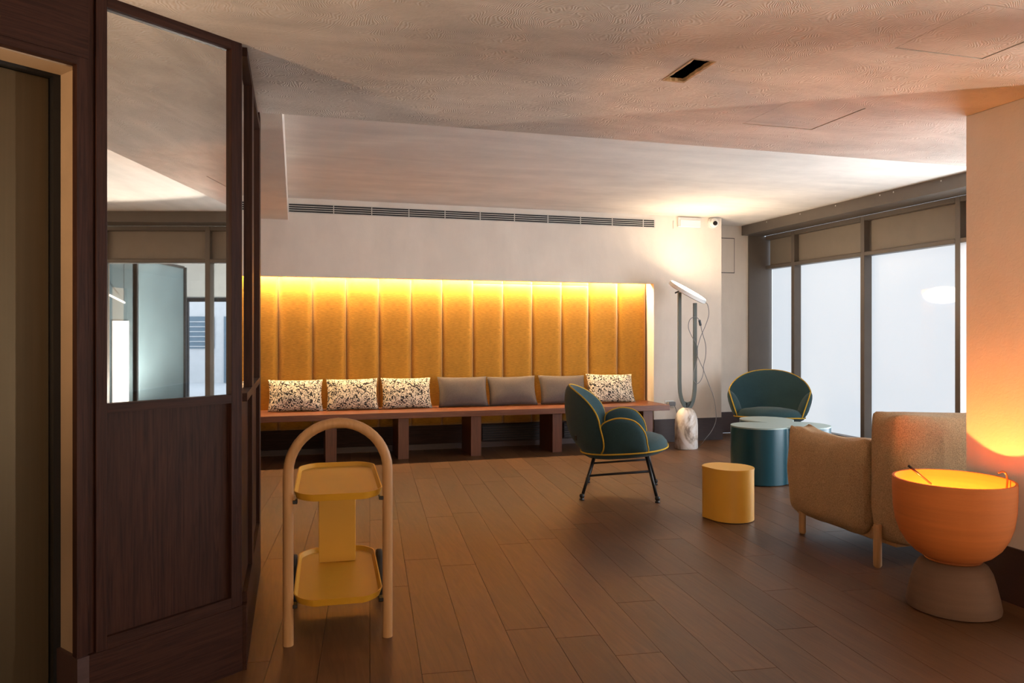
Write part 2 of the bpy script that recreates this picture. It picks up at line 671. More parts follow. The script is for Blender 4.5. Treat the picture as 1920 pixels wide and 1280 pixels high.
# the rough hole: torn board edge, dark void, a joist and a cable
bm = BM()
rnd = random.Random(3)
ring_o, ring_i = [], []
for (ax, ay), (bx_, by_) in (((HX0, HY0), (HX1, HY0)), ((HX1, HY0), (HX1, HY1)), ((HX1, HY1), (HX0, HY1)), ((HX0, HY1), (HX0, HY0))):
    for k in range(8):
        u = k / 8
        x, y = ax + (bx_ - ax) * u, ay + (by_ - ay) * u
        cx_, cy_ = (HX0 + HX1) / 2, (HY0 + HY1) / 2
        ring_o.append((x + (0.004 if x > cx_ else -0.004), y + (0.004 if y > cy_ else -0.004)))
        j = rnd.uniform(0.002, 0.010)
        ring_i.append((x + (-j if x > cx_ else j), y + (-j if y > cy_ else j)))
n = len(ring_o)
A = [bm.verts.new((x, y, CZ - 0.002)) for x, y in ring_o]
B = [bm.verts.new((x, y, CZ - 0.001)) for x, y in ring_i]
C_ = [bm.verts.new((x, y, CZ + 0.014)) for x, y in ring_i]
for k in range(n):
    bm.faces.new((A[k], A[(k + 1) % n], B[(k + 1) % n], B[k]))
    bm.faces.new((B[k], B[(k + 1) % n], C_[(k + 1) % n], C_[k]))
obj('torn_edge', bm, 'rough_board', ceil)
bm = BM()
box(bm, HX0 - 0.12, HX1 + 0.12, HY0 - 0.12, HY1 + 0.12, CZ + 0.20, CZ + 0.22)
box(bm, HX0 - 0.14, HX0 - 0.12, HY0 - 0.12, HY1 + 0.12, CZ + 0.015, CZ + 0.22)
box(bm, HX1 + 0.12, HX1 + 0.14, HY0 - 0.12, HY1 + 0.12, CZ + 0.015, CZ + 0.22)
box(bm, HX0 - 0.12, HX1 + 0.12, HY1 + 0.12, HY1 + 0.14, CZ + 0.015, CZ + 0.22)
box(bm, HX0 - 0.12, HX1 + 0.12, HY0 - 0.14, HY0 - 0.12, CZ + 0.015, CZ + 0.22)
obj('void_lining', bm, 'void_dark', ceil)
bx('batten', HX0 + 0.05, HX1 + 0.10, HY0 - 0.02, HY0 + 0.10, CZ + 0.05, CZ + 0.09, 'rough_board', ceil)
obj('cable', tube(BM(), smooth_path([(HX0 - 0.05, HY1 - 0.02, CZ + 0.10), (HX0 + 0.03, HY1 - 0.05, CZ + 0.05), (HX1 + 0.05, HY1 - 0.03, CZ + 0.12)]), 0.006), 'blue_cable', ceil, True)

struct(bx('ceiling', X_L - 2.6, XW + 0.15, Y_F, YB2 + 0.1, CZ2, CZ2 + 0.08, 'upper_ceiling'), 'raised pale plaster ceiling behind the dropped band')
struct(bx('trim_1', X_L - 0.1, -0.064, Y_SLAB1, YB, 2.485, CZ2, 'wall_plaster'), 'plaster soffit box left of the raised ceiling')

# ------------------------------------------------------------------ setting: back wall with upholstered niche
NX1, NZ, NY = 4.129, 1.895, 8.44          # niche: right jamb, head height, back plane
wb = sroot('wall_back', 'gold upholstered back of the long wall niche')
struct(bx('wall_back', X_L, NX1, YB, YB + 0.10, NZ, CZ2, 'wall_plaster'), 'pale plaster lintel above the gold niche')
struct(bx('wall_back', NX1, 5.04, YB, YB2, 0, CZ2, 'wall_plaster'), 'pale plaster wall right of the gold niche')
bx('niche_head', X_L, NX1, YB + 0.10, NY + 0.02, 2.10, 2.14, 'wall_plaster', wb)
bx('niche_back', X_L, NX1, NY, NY + 0.08, 0, 2.12, 'dark_wood_flat', wb)
# pillowed panels; widths read from the photograph
seams = [-2.290, -1.936, -1.582, -1.228, -0.874, -0.519, -0.165, 0.189, 0.544, 0.898, 1.253, 1.605, 1.961, 2.316, 2.668, 3.03, 3.37, 3.744, 4.115]


def panel_bm(w, z0, z1, seed):
    bm = BM()
    rnd = random.Random(seed)
    pk = [(rnd.uniform(z0 + 0.1, z1 - 0.1), rnd.choice((-1, 1)), rnd.uniform(0.006, 0.012)) for _ in range(5)]
    nx, nz = 12, 36
    G = []
    for j in range(nz + 1):
        z = z0 + (z1 - z0) * j / nz
        row = []
        for i in range(nx + 1):
            a = 2 * i / nx - 1
            e = max(0.0, 1 - abs(a) ** 5) ** 0.6
            ez = min(1.0, (z - z0) / 0.03, (z1 - z) / 0.03)
            y = -0.030 * e * max(0.25, ez) ** 0.5
            for pz, sd, am in pk:
                d2 = ((z - pz) / 0.035) ** 2
                if d2 < 9:
                    y += am * math.exp(-d2) * max(0, a * sd) ** 2 * e
            row.append(bm.verts.new((a * (w / 2 - 0.0015), y, z)))
        G.append(row)
    for j in range(nz):
        for i in range(nx):
            bm.faces.new((G[j][i], G[j][i + 1], G[j + 1][i + 1], G[j + 1][i]))
    # closed sides
    loop = [G[0][i] for i in range(nx + 1)] + [G[j][nx] for j in range(1, nz + 1)] + [G[nz][i] for i in range(nx - 1, -1, -1)] + [G[j][0] for j in range(nz - 1, 0, -1)]
    back = [bm.verts.new((v.co.x, 0.012, v.co.z)) for v in loop]
    for k in range(len(loop)):
        bm.faces.new((loop[k], back[k], back[(k + 1) % len(loop)], loop[(k + 1) % len(loop)]))
    return bm


for k, (a, c) in enumerate(zip(seams, seams[1:])):
    split = 1.95 < a < 3.2
    top = 1.868 if split else 2.06
    o = obj('upholstered_panel', panel_bm(c - a, 0.27, top, k), 'gold_fabric', wb, True)
    o.location = ((a + c) / 2, NY - 0.012, 0)
    if split:
        o = obj('upholstered_panel', panel_bm(c - a, 1.872, 2.06, k + 50), 'gold_fabric', wb, True)
        o.location = ((a + c) / 2, NY - 0.012, 0)
bx('seam_backing', X_L, NX1, NY - 0.004, NY, 0.28, 2.06, 'seam_dark', wb)
# grilles under the bench
for gx0, gx1 in ((2.07, 2.77), (3.06, 3.70)):
    bx('grille_frame', gx0, gx1, NY - 0.012, NY - 0.001, 0.07, 0.25, 'vent_dark', wb)
    for k in range(6):
        bx('grille_slat', gx0, gx1, NY - 0.03, NY - 0.012, 0.085 + k * 0.027, 0.095 + k * 0.027, 'baseboard_wood', wb)
bx('base_rail', X_L, NX1, NY - 0.02, NY, 0.0, 0.06, 'baseboard_wood', wb)
# linear air vent above the niche
vent = sroot('wall_back', 'long slotted air vent high on the back wall')
bx('vent_recess', -0.063, 4.14, YB - 0.004, YB + 0.02, 2.562, 2.657, 'vent_dark', vent)
for k in range(5):
    z = 2.562 + k * 0.0225
    bx('vent_slat', -0.063, 4.14, YB - 0.010, YB - 0.003, z, z + 0.0065, 'vent_white', vent)
for k in range(12):
    x = -0.063 + 0.06 + k * 0.3985 if k else -0.063
    bx('vent_divider', x, x + 0.008, YB - 0.011, YB - 0.003, 2.562, 2.657, 'vent_white', vent)
bx('vent_divider', 4.13, 4.142, YB - 0.011, YB - 0.003, 2.562, 2.657, 'vent_white', vent)
tag(vent, 'long slotted air vent high on the back wall above the gold niche', 'air vent')
vent.name = 'air_vent'
del vent['kind']
struct(bx('baseboard_back', NX1, 5.052, YB - 0.012, YB, 0, 0.272, 'baseboard_wood'), 'tall dark baseboard on the back wall beside the bench')
# set-back wall piece in the corner
wb2 = struct(bx('wall_back', 5.04, 5.80, YB2, YB2 + 0.1, 0, CZ2, 'wall_plaster'), 'set-back piece of pale wall beside the windows')
bx('access_door', 5.20, 5.557, YB2 - 0.006, YB2, 2.10, 2.545, 'wall_plaster', wb2, 0.001)
bx('door_gap', 5.19, 5.565, YB2 - 0.002, YB2 + 0.001, 2.092, 2.553, 'vent_dark', wb2)
struct(bx('baseboard_back', 5.055, 5.76, YB2 - 0.012, YB2, 0, 0.272, 'baseboard_wood'), 'dark baseboard on the set-back wall behind the teal armchair')
struct(bx('wall_left', X_L - 0.1, X_L, 2.2, YB2, 0, CZ2, 'wall_plaster'), 'plaster wall beyond the mirrored partition')

# ------------------------------------------------------------------ setting: window wall on the right
struct(bx('trim_2', 5.66, XW, Y_F, YB2 - 0.02, 2.59, CZ2 - 0.0005, 'grey_metal'), 'grey brown beam running above the windows')
beam = [o for o in COL.objects if o.name.startswith('trim_2')][0]
scr = None
for y in (8.2, 7.55, 6.95, 6.30, 6.12, 5.55, 5.0, 4.4):
    if scr is None:
        scr = obj('screw', place(lathe(BM(), [(0, 0.004), (0.006, 0.002), (0.008, 0)], 8), (0, 0, 0), (0, -PI / 2, 0)), 'white_plastic', beam)
        scr.location = (5.66, y, 2.69)
    else:
        inst('screw', scr, (5.66, y, 2.69), beam)
struct(bx('wall_right', 5.77, XW + 0.12, YB2 - 0.02, YB2 + 0.1, 0, 2.59, 'grey_metal'), 'grey metal end post between wall and windows')
mull = [8.745, 8.15, 6.94, 5.695, 4.42, 3.15, 1.87, 0.60, -0.67, -1.94, -3.2, Y_F + 0.05]
XG = XW + 0.10
for k, (y1, y0) in enumerate(zip(mull, mull[1:])):
    w = sroot('window_%d' % (k + 1), 'tall grey framed window bay number %d from the back corner' % (k + 1))
    mw = 0.030
    bx('mullion', XW, XG + 0.04, y0 - mw, y0 + mw, 0.0, 2.59, 'grey_metal', w, 0.003)
    bx('sill', XW - 0.005, XG + 0.04, y0 + mw, y1 - mw, 0.0, 0.10, 'grey_metal', w)
    bx('sill_rail', XW, XG + 0.04, y0 + mw, y1 - mw, 0.10, 0.135, 'grey_metal', w)
    bx('transom_rail', XW, XG + 0.04, y0 + mw, y1 - mw, 2.15, 2.195, 'grey_metal', w, 0.003)
    bx('top_rail', XW, XG + 0.04, y0 + mw, y1 - mw, 2.535, 2.59, 'grey_metal', w, 0.003)
    bx('transom_panel', XG - 0.03, XG, y0 + mw, y1 - mw, 2.195, 2.535, 'grey_panel', w)
    clear = y1 <= 1.9
    hidden = not clear and y1 <= 5.7  # unseen bays, given a stronger glow as added fill
    bx('pane', XG, XG + 0.01, y0 + mw, y1 - mw, 0.135, 2.15, 'clear_pane' if clear else ('bay_fill_glass' if hidden else 'frosted_pane'), w)

# ------------------------------------------------------------------ setting: pier on the right
pier = struct(bx('wall_right', 3.33, 3.74, 2.54, 3.11, 0, CZ, 'wall_plaster', None, 0.004), 'plaster pier lit orange by the clay bowl lamp')
bm = BM()
box(bm, 3.318, 3.33, 2.528, 3.122, 0, 0.269)
box(bm, 3.33, 3.752, 2.528, 2.54, 0, 0.269)
box(bm, 3.74, 3.752, 2.54, 3.11, 0, 0.269)
box(bm, 3.33, 3.752, 3.11, 3.122, 0, 0.269)
struct(obj('baseboard_right', bm, 'baseboard_wood'), 'tall dark baseboard around the foot of the pier')

# ------------------------------------------------------------------ setting: walls behind the camera
wf = sroot('wall_front', 'wall behind the camera with added glowing fill panes')
bx('wall_body', X_L - 2.6, -1.6, Y_F - 0.1, Y_F, 0, CZ2, 'wall_plaster', wf)
bx('wall_body', 4.6, XW + 0.1, Y_F - 0.1, Y_F, 0, CZ2, 'wall_plaster', wf)
bx('sill', -1.6, 4.6, Y_F - 0.1, Y_F, 0, 0.5, 'wall_plaster', wf)
bx('head', -1.6, 4.6, Y_F - 0.1, Y_F, 2.3, CZ2, 'wall_plaster', wf)
for k in range(4):
    bx('pane', -1.6 + k * 1.55 + 0.03, -1.6 + (k + 1) * 1.55 - 0.03, Y_F - 0.06, Y_F - 0.05, 0.5, 2.3, 'front_fill_glass', wf)  # emissive panes added as warm frontal fill
    bx('mullion', -1.6 + k * 1.55 - 0.03, -1.6 + k * 1.55 + 0.03, Y_F - 0.1, Y_F, 0.5, 2.3, 'grey_metal', wf)

# ------------------------------------------------------------------ setting: mirrored partition on the left
RZ = math.atan2(0.607, 0.794)
PO = (-0.196, 3.10, 0)
wl = sroot('wall_left', 'dark wood framed partition with a tall mirror facing the room', PO, RZ)
FY = 0.018
bx('plinth', -0.565, 0.0, -0.005, 0.06, 0, 0.25, 'dark_wood_flat', wl, 0.001)
bx('stile', -0.542, -0.506, 0, 0.05, 0.25, CZ, 'dark_wood', wl, 0.001)
bx('edge_post', -0.565, -0.544, 0.010, 0.05, 0.25, CZ, 'dark_wood', wl, 0.001)
bx('stile', -0.044, 0.0, 0, 0.05, 0.25, CZ, 'dark_wood', wl, 0.001)
bx('rail', -0.506, -0.044, 0, 0.05, 2.385, CZ, 'dark_wood_flat', wl)
bx('rail', -0.506, -0.044, 0, 0.05, 1.034, 1.066, 'dark_wood_flat', wl)
bx('rail', -0.506, -0.044, 0, 0.05, 0.25, 0.29, 'dark_wood_flat', wl)
bx('mirror', -0.506, -0.044, FY, FY + 0.006, 1.066, 2.385, 'mirror_glass', wl)
bx('lower_panel', -0.506, -0.044, FY, FY + 0.012, 0.29, 1.034, 'dark_wood', wl)
bx('backing', -0.56, -0.02, 0.05, 0.07, 0, CZ, 'dark_wood', wl)
bx('header', -2.4, -0.567, 0, 0.18, 2.195, CZ, 'dark_wood_flat', wl)
bx('jamb_trim', -0.600, -0.567, 0.004, 0.035, 0.25, 2.195, 'dark_wood', wl)
bx('jamb_reveal', -0.590, -0.567, 0.035, 0.145, 0.25, 2.195, 'reveal_plaster', wl)
bx('head_trim', -2.4, -0.600, 0.004, 0.035, 2.17, 2.195, 'dark_wood_flat', wl)
bx('head_reveal', -2.4, -0.590, 0.035, 0.145, 2.165, 2.195, 'reveal_plaster', wl)
bx('jamb_plinth', -0.602, -0.565, -0.004, 0.18, 0, 0.25, 'baseboard_wood', wl)
bx('wall_body', -6.2, -2.4, 0, 0.18, 0, CZ2, 'wall_plaster', wl)
struct(bx('wall_left', X_L - 2.6, X_L - 2.5, Y_F, 0.2, 0, CZ2, 'wall_plaster'), 'far left wall behind the camera')
dr = sroot('door_1', 'tall bronze metal door in a black frame at the left edge', PO, RZ)
bx('frame', -0.612, -0.567, 0.146, 0.19, 0, 2.195, 'black_metal', dr)
bx('frame', -2.4, -0.612, 0.146, 0.19, 2.155, 2.195, 'black_metal', dr)
bx('leaf', -1.48, -0.614, 0.175, 0.21, 0.004, 2.153, 'bronze_metal', dr, 0.002)
bx('leaf', -2.4, -1.484, 0.175, 0.21, 0.004, 2.153, 'bronze_metal', dr, 0.002)
# return leg of the partition
w2 = sroot('wall_left', 'narrow receding return of the mirrored partition', PO, PI / 2)
LN, PR = 1.28, -0.018
# local x runs away from the camera, local -y faces the room; stiles and rails stand proud of the mirrors
bx('plinth', 0.0, LN, PR, 0.06, 0, 0.25, 'dark_wood_flat', w2)
bx('stile', 0.0, 0.04, 0.0, 0.05, 0.25, CZ, 'dark_wood', w2)
bx('stile', 0.41, 0.55, PR, 0.05, 0.25, CZ, 'dark_wood', w2, 0.001)
bx('stile', 1.15, LN, PR, 0.05, 0.25, 2.484, 'dark_wood', w2, 0.001)
bx('infill', 0.941, 1.15, 0.0, 0.05, CZ, 2.484, 'dark_wood_flat', w2)
for a, c in ((0.04, 0.41), (0.55, 1.15)):
    for z0, z1 in ((2.385, CZ), (1.034, 1.066), (0.25, 0.29)):
        bx('rail', a, c, PR, 0.05, z0, z1, 'dark_wood_flat', w2)
    bx('mirror', a, c, 0.0, 0.006, 1.066, 2.385, 'mirror_glass', w2)
    bx('lower_panel', a, c, 0.0, 0.012, 0.29, 1.034, 'dark_wood', w2)
bx('backing', 0.0, LN, 0.05, 0.07, 0, CZ, 'dark_wood', w2)

# ------------------------------------------------------------------ setting: lobby seen through the clear panes (in the mirror)
lb = sroot('wall_outside', 'bright lobby behind the clear panes')
bx('lobby_floor', XG + 0.05, 12.5, -4.4, 2.4, -0.1, 0, 'lobby_floor', lb)
bx('lobby_ceiling', XG + 0.05, 12.6, -4.4, 2.4, 2.9, 3.0, 'lobby_white', lb)
bx('blue_wall', 8.5, 8.6, -4.4, -1.44, 0, 2.9, 'lobby_blue', lb)
bx('blue_panel', 8.54, 10.35, -1.62, -1.50, 0, 2.45, 'lobby_blue', lb)
bx('panel_edge', 8.50, 8.54, -1.50, -1.43, 0, 2.47, 'black_metal', lb)
bx('panel_edge', 10.35, 10.40, -1.64, -1.46, 0, 2.47, 'black_metal', lb)
bx('panel_edge', 8.54, 10.35, -1.64, -1.48, 2.45, 2.49, 'black_metal', lb)
bx('end_wall', 12.5, 12.6, -4.4, -2.40, 0, 2.9, 'lobby_white', lb)
bx('end_wall', 12.5, 12.6, -2.40, 2.4, 2.03, 2.9, 'lobby_white', lb)
bx('end_wall', 12.5, 12.6, 0.4, 2.4, 0, 2.03, 'lobby_white', lb)
bx('door_frame', 12.44, 12.52, -2.40, -2.28, 0, 2.03, 'black_metal', lb)
bx('door_frame', 12.44, 12.52, -2.28, 0.4, 1.95, 2.03, 'black_metal', lb)
bx('side_wall', XG + 0.05, 12.6, 2.3, 2.4, 0, 2.9, 'lobby_white', lb)
bx('lit_niche', 8.488, 8.499, -1.80, -1.56, 0, 1.49, 'lobby_light', lb)
obj('light_line', tube(BM(), [(7.0, -1.12, 1.83), (8.45, -1.60, 1.77)], 0.012, 8), 'lobby_light', lb)
obj('light_cable', tube(BM(), [(7.0, -1.12, 1.84), (7.0, -1.12, 2.9)], 0.003, 6), 'black_metal', lb)
obj('light_cable', tube(BM(), [(8.4, -1.583, 1.78), (8.4, -1.583, 2.9)], 0.003, 6), 'black_metal', lb)
st = thing('street_building', 'white building with a blue shutter, reflected in the mirror', 'building', (17.0, -4, 0))
bx('facade', 0, 0.3, -6, 8, -0.1, 2.35, 'street_white', st)
bx('shutter', -0.03, 0, -1.2, 0.55, 0.9, 1.75, 'shutter_blue', st)
bx('gate', -0.03, 0, 0.8, 2.2, 0.0, 1.75, 'shutter_blue', st)
for k in range(6):
    bx('shutter_slat', -0.05, -0.03, -1.2, 0.55, 0.95 + k * 0.13, 0.97 + k * 0.13, 'street_white', st)
bx('hedge', 0.4, 1.2, -1.4, 5, 2.2, 2.6, 'foliage_dark', st)
bx('pavement', -4.4, 0, -6, 8, -0.12, -0.02, 'street_white', st)

# ------------------------------------------------------------------ led strip and wall lamp
led = thing('led_strip', 'warm led light strip hidden behind the niche lintel', 'light strip', (0, 0, 0))
bx('channel', X_L + 0.3, 4.09, 8.335, 8.375, 1.925, 1.945, 'white_plastic', led)
bx('diffuser', X_L + 0.32, 4.08, 8.342, 8.368, 1.914, 1.925, 'led', led)

sx, sy = PO[0] - 0.794 * 2.6 + 0.607 * 0.12, PO[1] - 0.607 * 2.6 - 0.794 * 0.12
wlamp = thing('wall_uplighter', 'warm wall uplighter beside the bronze door, behind the camera', 'lamp', (sx, sy, 0.90), RZ)
obj('bulb', lathe(BM(), [(0, -0.04)] + [(0.04 * math.sin(PI * k / 10), -0.04 * math.cos(PI * k / 10)) for k in range(1, 10)] + [(0, 0.04)], 20), 'sconce_light', wlamp, True)
obj('cup_shade', lathe(BM(), [(0, -0.06), (0.06, -0.055), (0.095, -0.01), (0.106, 0.022), (0.102, 0.022), (0.091, -0.008), (0.058, -0.050), (0, -0.055)], 32), 'white_plastic', wlamp, 'auto')
bx('bracket', -0.03, 0.03, 0.09, 0.119, -0.06, 0.0, 'black_metal', wlamp)

# added uplight, stands in for sunlit lobby floor; light passes the pier's near corner
lw = thing('lobby_fill_bowl', 'added low bowl uplight in the lobby, brightening the dropped ceiling', 'lamp', (7.9, -0.2, 0.0))
obj('bulb', place(lathe(BM(), [(0, -0.06)] + [(0.06 * math.sin(PI * k / 10), -0.06 * math.cos(PI * k / 10)) for k in range(1, 10)] + [(0, 0.06)], 20), (0, 0, 0.16)), 'fill_bulb', lw, True)
obj('bowl', lathe(BM(), [(0, 0.0), (0.14, 0.0), (0.22, 0.06), (0.25, 0.20), (0.24, 0.20), (0.21, 0.07), (0.13, 0.015), (0, 0.012)], 36), 'white_plastic', lw, 'auto')

# ------------------------------------------------------------------ bench
bench = thing('long_bench', 'long brown wooden bench along the gold upholstered wall', 'bench', (0, 0, 0))
bx('seat_board', -2.4, 4.10, 7.77, 8.392, 0.428, 0.49, 'bench_wood', bench, 0.003)
for a, c in ((-1.30, -1.19), (-0.48, -0.37), (0.299, 0.410), (1.03, 1.14), (1.80, 1.913), (2.714, 2.825), (3.80, 3.92)):
    bx('leg', a, c, 7.84, 8.30, 0, 0.428, 'bench_leg_wood', bench, 0.002)

# ------------------------------------------------------------------ bench cushions
cush = [(-0.263, 0.289, 'p', 'leftmost squiggle patterned cushion on the bench'),
        (0.322, 0.863, 'p', 'squiggle patterned cushion second from the left on the bench'),
        (0.897, 1.443, 'p', 'squiggle patterned cushion next to the first grey cushion'),
        (1.513, 2.077, 'g', 'plain grey brown cushion right of the three patterned ones'),
        (2.083, 2.643, 'g', 'plain grey brown cushion between two other grey cushions'),
        (2.681, 3.257, 'g', 'grey brown cushion partly hidden behind the teal armchair'),
        (3.263, 3.868, 'p', 'squiggle patterned cushion alone at the right end of the bench')]
for k, (a, c, kind, lab) in enumerate(cush):
    w_ = (c - a) * 1.0
    bm = pillow(BM(), w_, 0.345, 0.15, 20, 14, 0.06, 3.0, k)
    tilt = math.radians(-19 + (k * 5 % 4) - 2)
    roll = math.radians((0.6, -0.5, 0.4, 0.3, -0.8, 0.8, 1.2)[k])
    place(bm, ((a + c) / 2, 8.215, 0.661), (tilt, roll, math.radians((2, -2, 3, 1, -3, 2, 4)[k])))
    o = obj('cushion', bm, 'squiggle_fabric' if kind == 'p' else 'grey_fabric', None, True)
    me = o.data
    org = Vector(((a + c) / 2, 8.215, 0.661))
    me.transform(Matrix.Translation(-org))
    o.location = org
    low = min((v.co.z for v in me.vertices))
    o.location.z = 0.4905 - low
    tag(o, lab, 'cushion', 'patterned bench cushions' if kind == 'p' else 'grey bench cushions')

# ------------------------------------------------------------------ serving trolley
tr_ = thing('serving_trolley', 'serving trolley with a pale wooden arch and two yellow trays', 'trolley', (0.18, 3.285, 0), math.radians(-2.4))
R_A, TR = 0.205, 0.0215
zc = 0.944 - R_A - TR
path = [(-R_A, 0, 0)] + [(-R_A, 0, zc * k / 6) for k in range(1, 6)] + [(-R_A * math.cos(PI * k / 20), 0, zc + R_A * math.sin(PI * k / 20)) for k in range(21)] + [(R_A, 0, zc * (5 - k) / 6) for k in range(6)]
obj('arch_handle', tube(BM(), path, TR, 16), 'beech', tr_, 'auto')


def tray_outline(inset=0.0, n=10):
    hw, y0, y1, rc = 0.186 - inset, -0.03 + inset, 0.70 - inset, 0.085 - inset * 0.6
    pts = []
    for cx_, cy_, a0 in ((hw - rc, y0 + rc, -PI / 2), (hw - rc, y1 - rc, 0), (-hw + rc, y1 - rc, PI / 2), (-hw + rc, y0 + rc, PI)):
        for k in range(n + 1):
            a = a0 + PI / 2 * k / n
            pts.append([cx_ + rc * math.cos(a), cy_ + rc * math.sin(a)])
    for p in pts:       # gently bowed ends
        u = 1 - (p[0] / hw) ** 2
        if p[1] < y0 + rc:
            p[1] -= 0.045 * u * (1 - (p[1] - y0) / rc)
        if p[1] > y1 - rc:
            p[1] += 0.045 * u * (1 - (y1 - p[1]) / rc)
    return [tuple(p) for p in pts]


def tray(z):
    bm = BM()
    lo, hi, it, ib = [], [], [], []
    O, I, I2 = tray_outline(0.010), tray_outline(0.010), tray_outline(0.016)
    T_ = tray_outline(0.0)
    lo = [bm.verts.new((x, y, z)) for x, y in O]
    hi = [bm.verts.new((x, y, z + 0.030)) for x, y in T_]
    it = [bm.verts.new((x, y, z + 0.030)) for x, y in tray_outline(0.005)]
    ib = [bm.verts.new((x, y, z + 0.010)) for x, y in I2]
    n = len(lo)
    bm.faces.new(lo[::-1])
    bm.faces.new(ib)
    for k in range(n):
        k2 = (k + 1) % n
        bm.faces.new((lo[k], lo[k2], hi[k2], hi[k]))
        bm.faces.new((hi[k], hi[k2], it[k2], it[k]))
        bm.faces.new((it[k], it[k2], ib[k2], ib[k]))
    o = obj('tray', bm, 'yellow_tray', tr_, 'auto')
    for s in (-1, 1):
        bx('bracket', s * 0.178 - 0.010, s * 0.178 + 0.010, -0.012, 0.030, z - 0.016, z - 0.0005, 'black_metal', o, 0.002)
    return o


tray(0.605)
tray(0.170)
bx('support_panel', -0.088, 0.088, 0.520, 0.534, 0.182, 0.604, 'yellow_tray', tr_, 0.002)
for s in (-1, 1):
    bm = lathe(BM(), [(0, -0.012), (0.085, -0.012), (0.108, -0.013), (0.112, -0.008), (0.112, 0.008), (0.108, 0.013), (0.085, 0.012), (0, 0.012)], 32)
    place(bm, (s * 0.205, 0.54, 0.112), (0, PI / 2, 0))
    wh = obj('wheel', bm, 'rubber', tr_, 'auto')
    obj('hub', place(lathe(BM(), [(0, -0.016), (0.02, -0.016), (0.02, 0.016), (0, 0.016)], 16), (s * 0.205, 0.54, 0.112), (0, PI / 2, 0)), 'yellow_tray', wh, 'auto')
obj('axle', tube(BM(), [(-0.205, 0.54, 0.112), (0.205, 0.54, 0.112)], 0.008, 10), 'black_metal', tr_)
bx('axle_bracket', -0.02, 0.02, 0.525, 0.555, 0.112, 0.171, 'black_metal', tr_)

# ------------------------------------------------------------------ teal armchairs


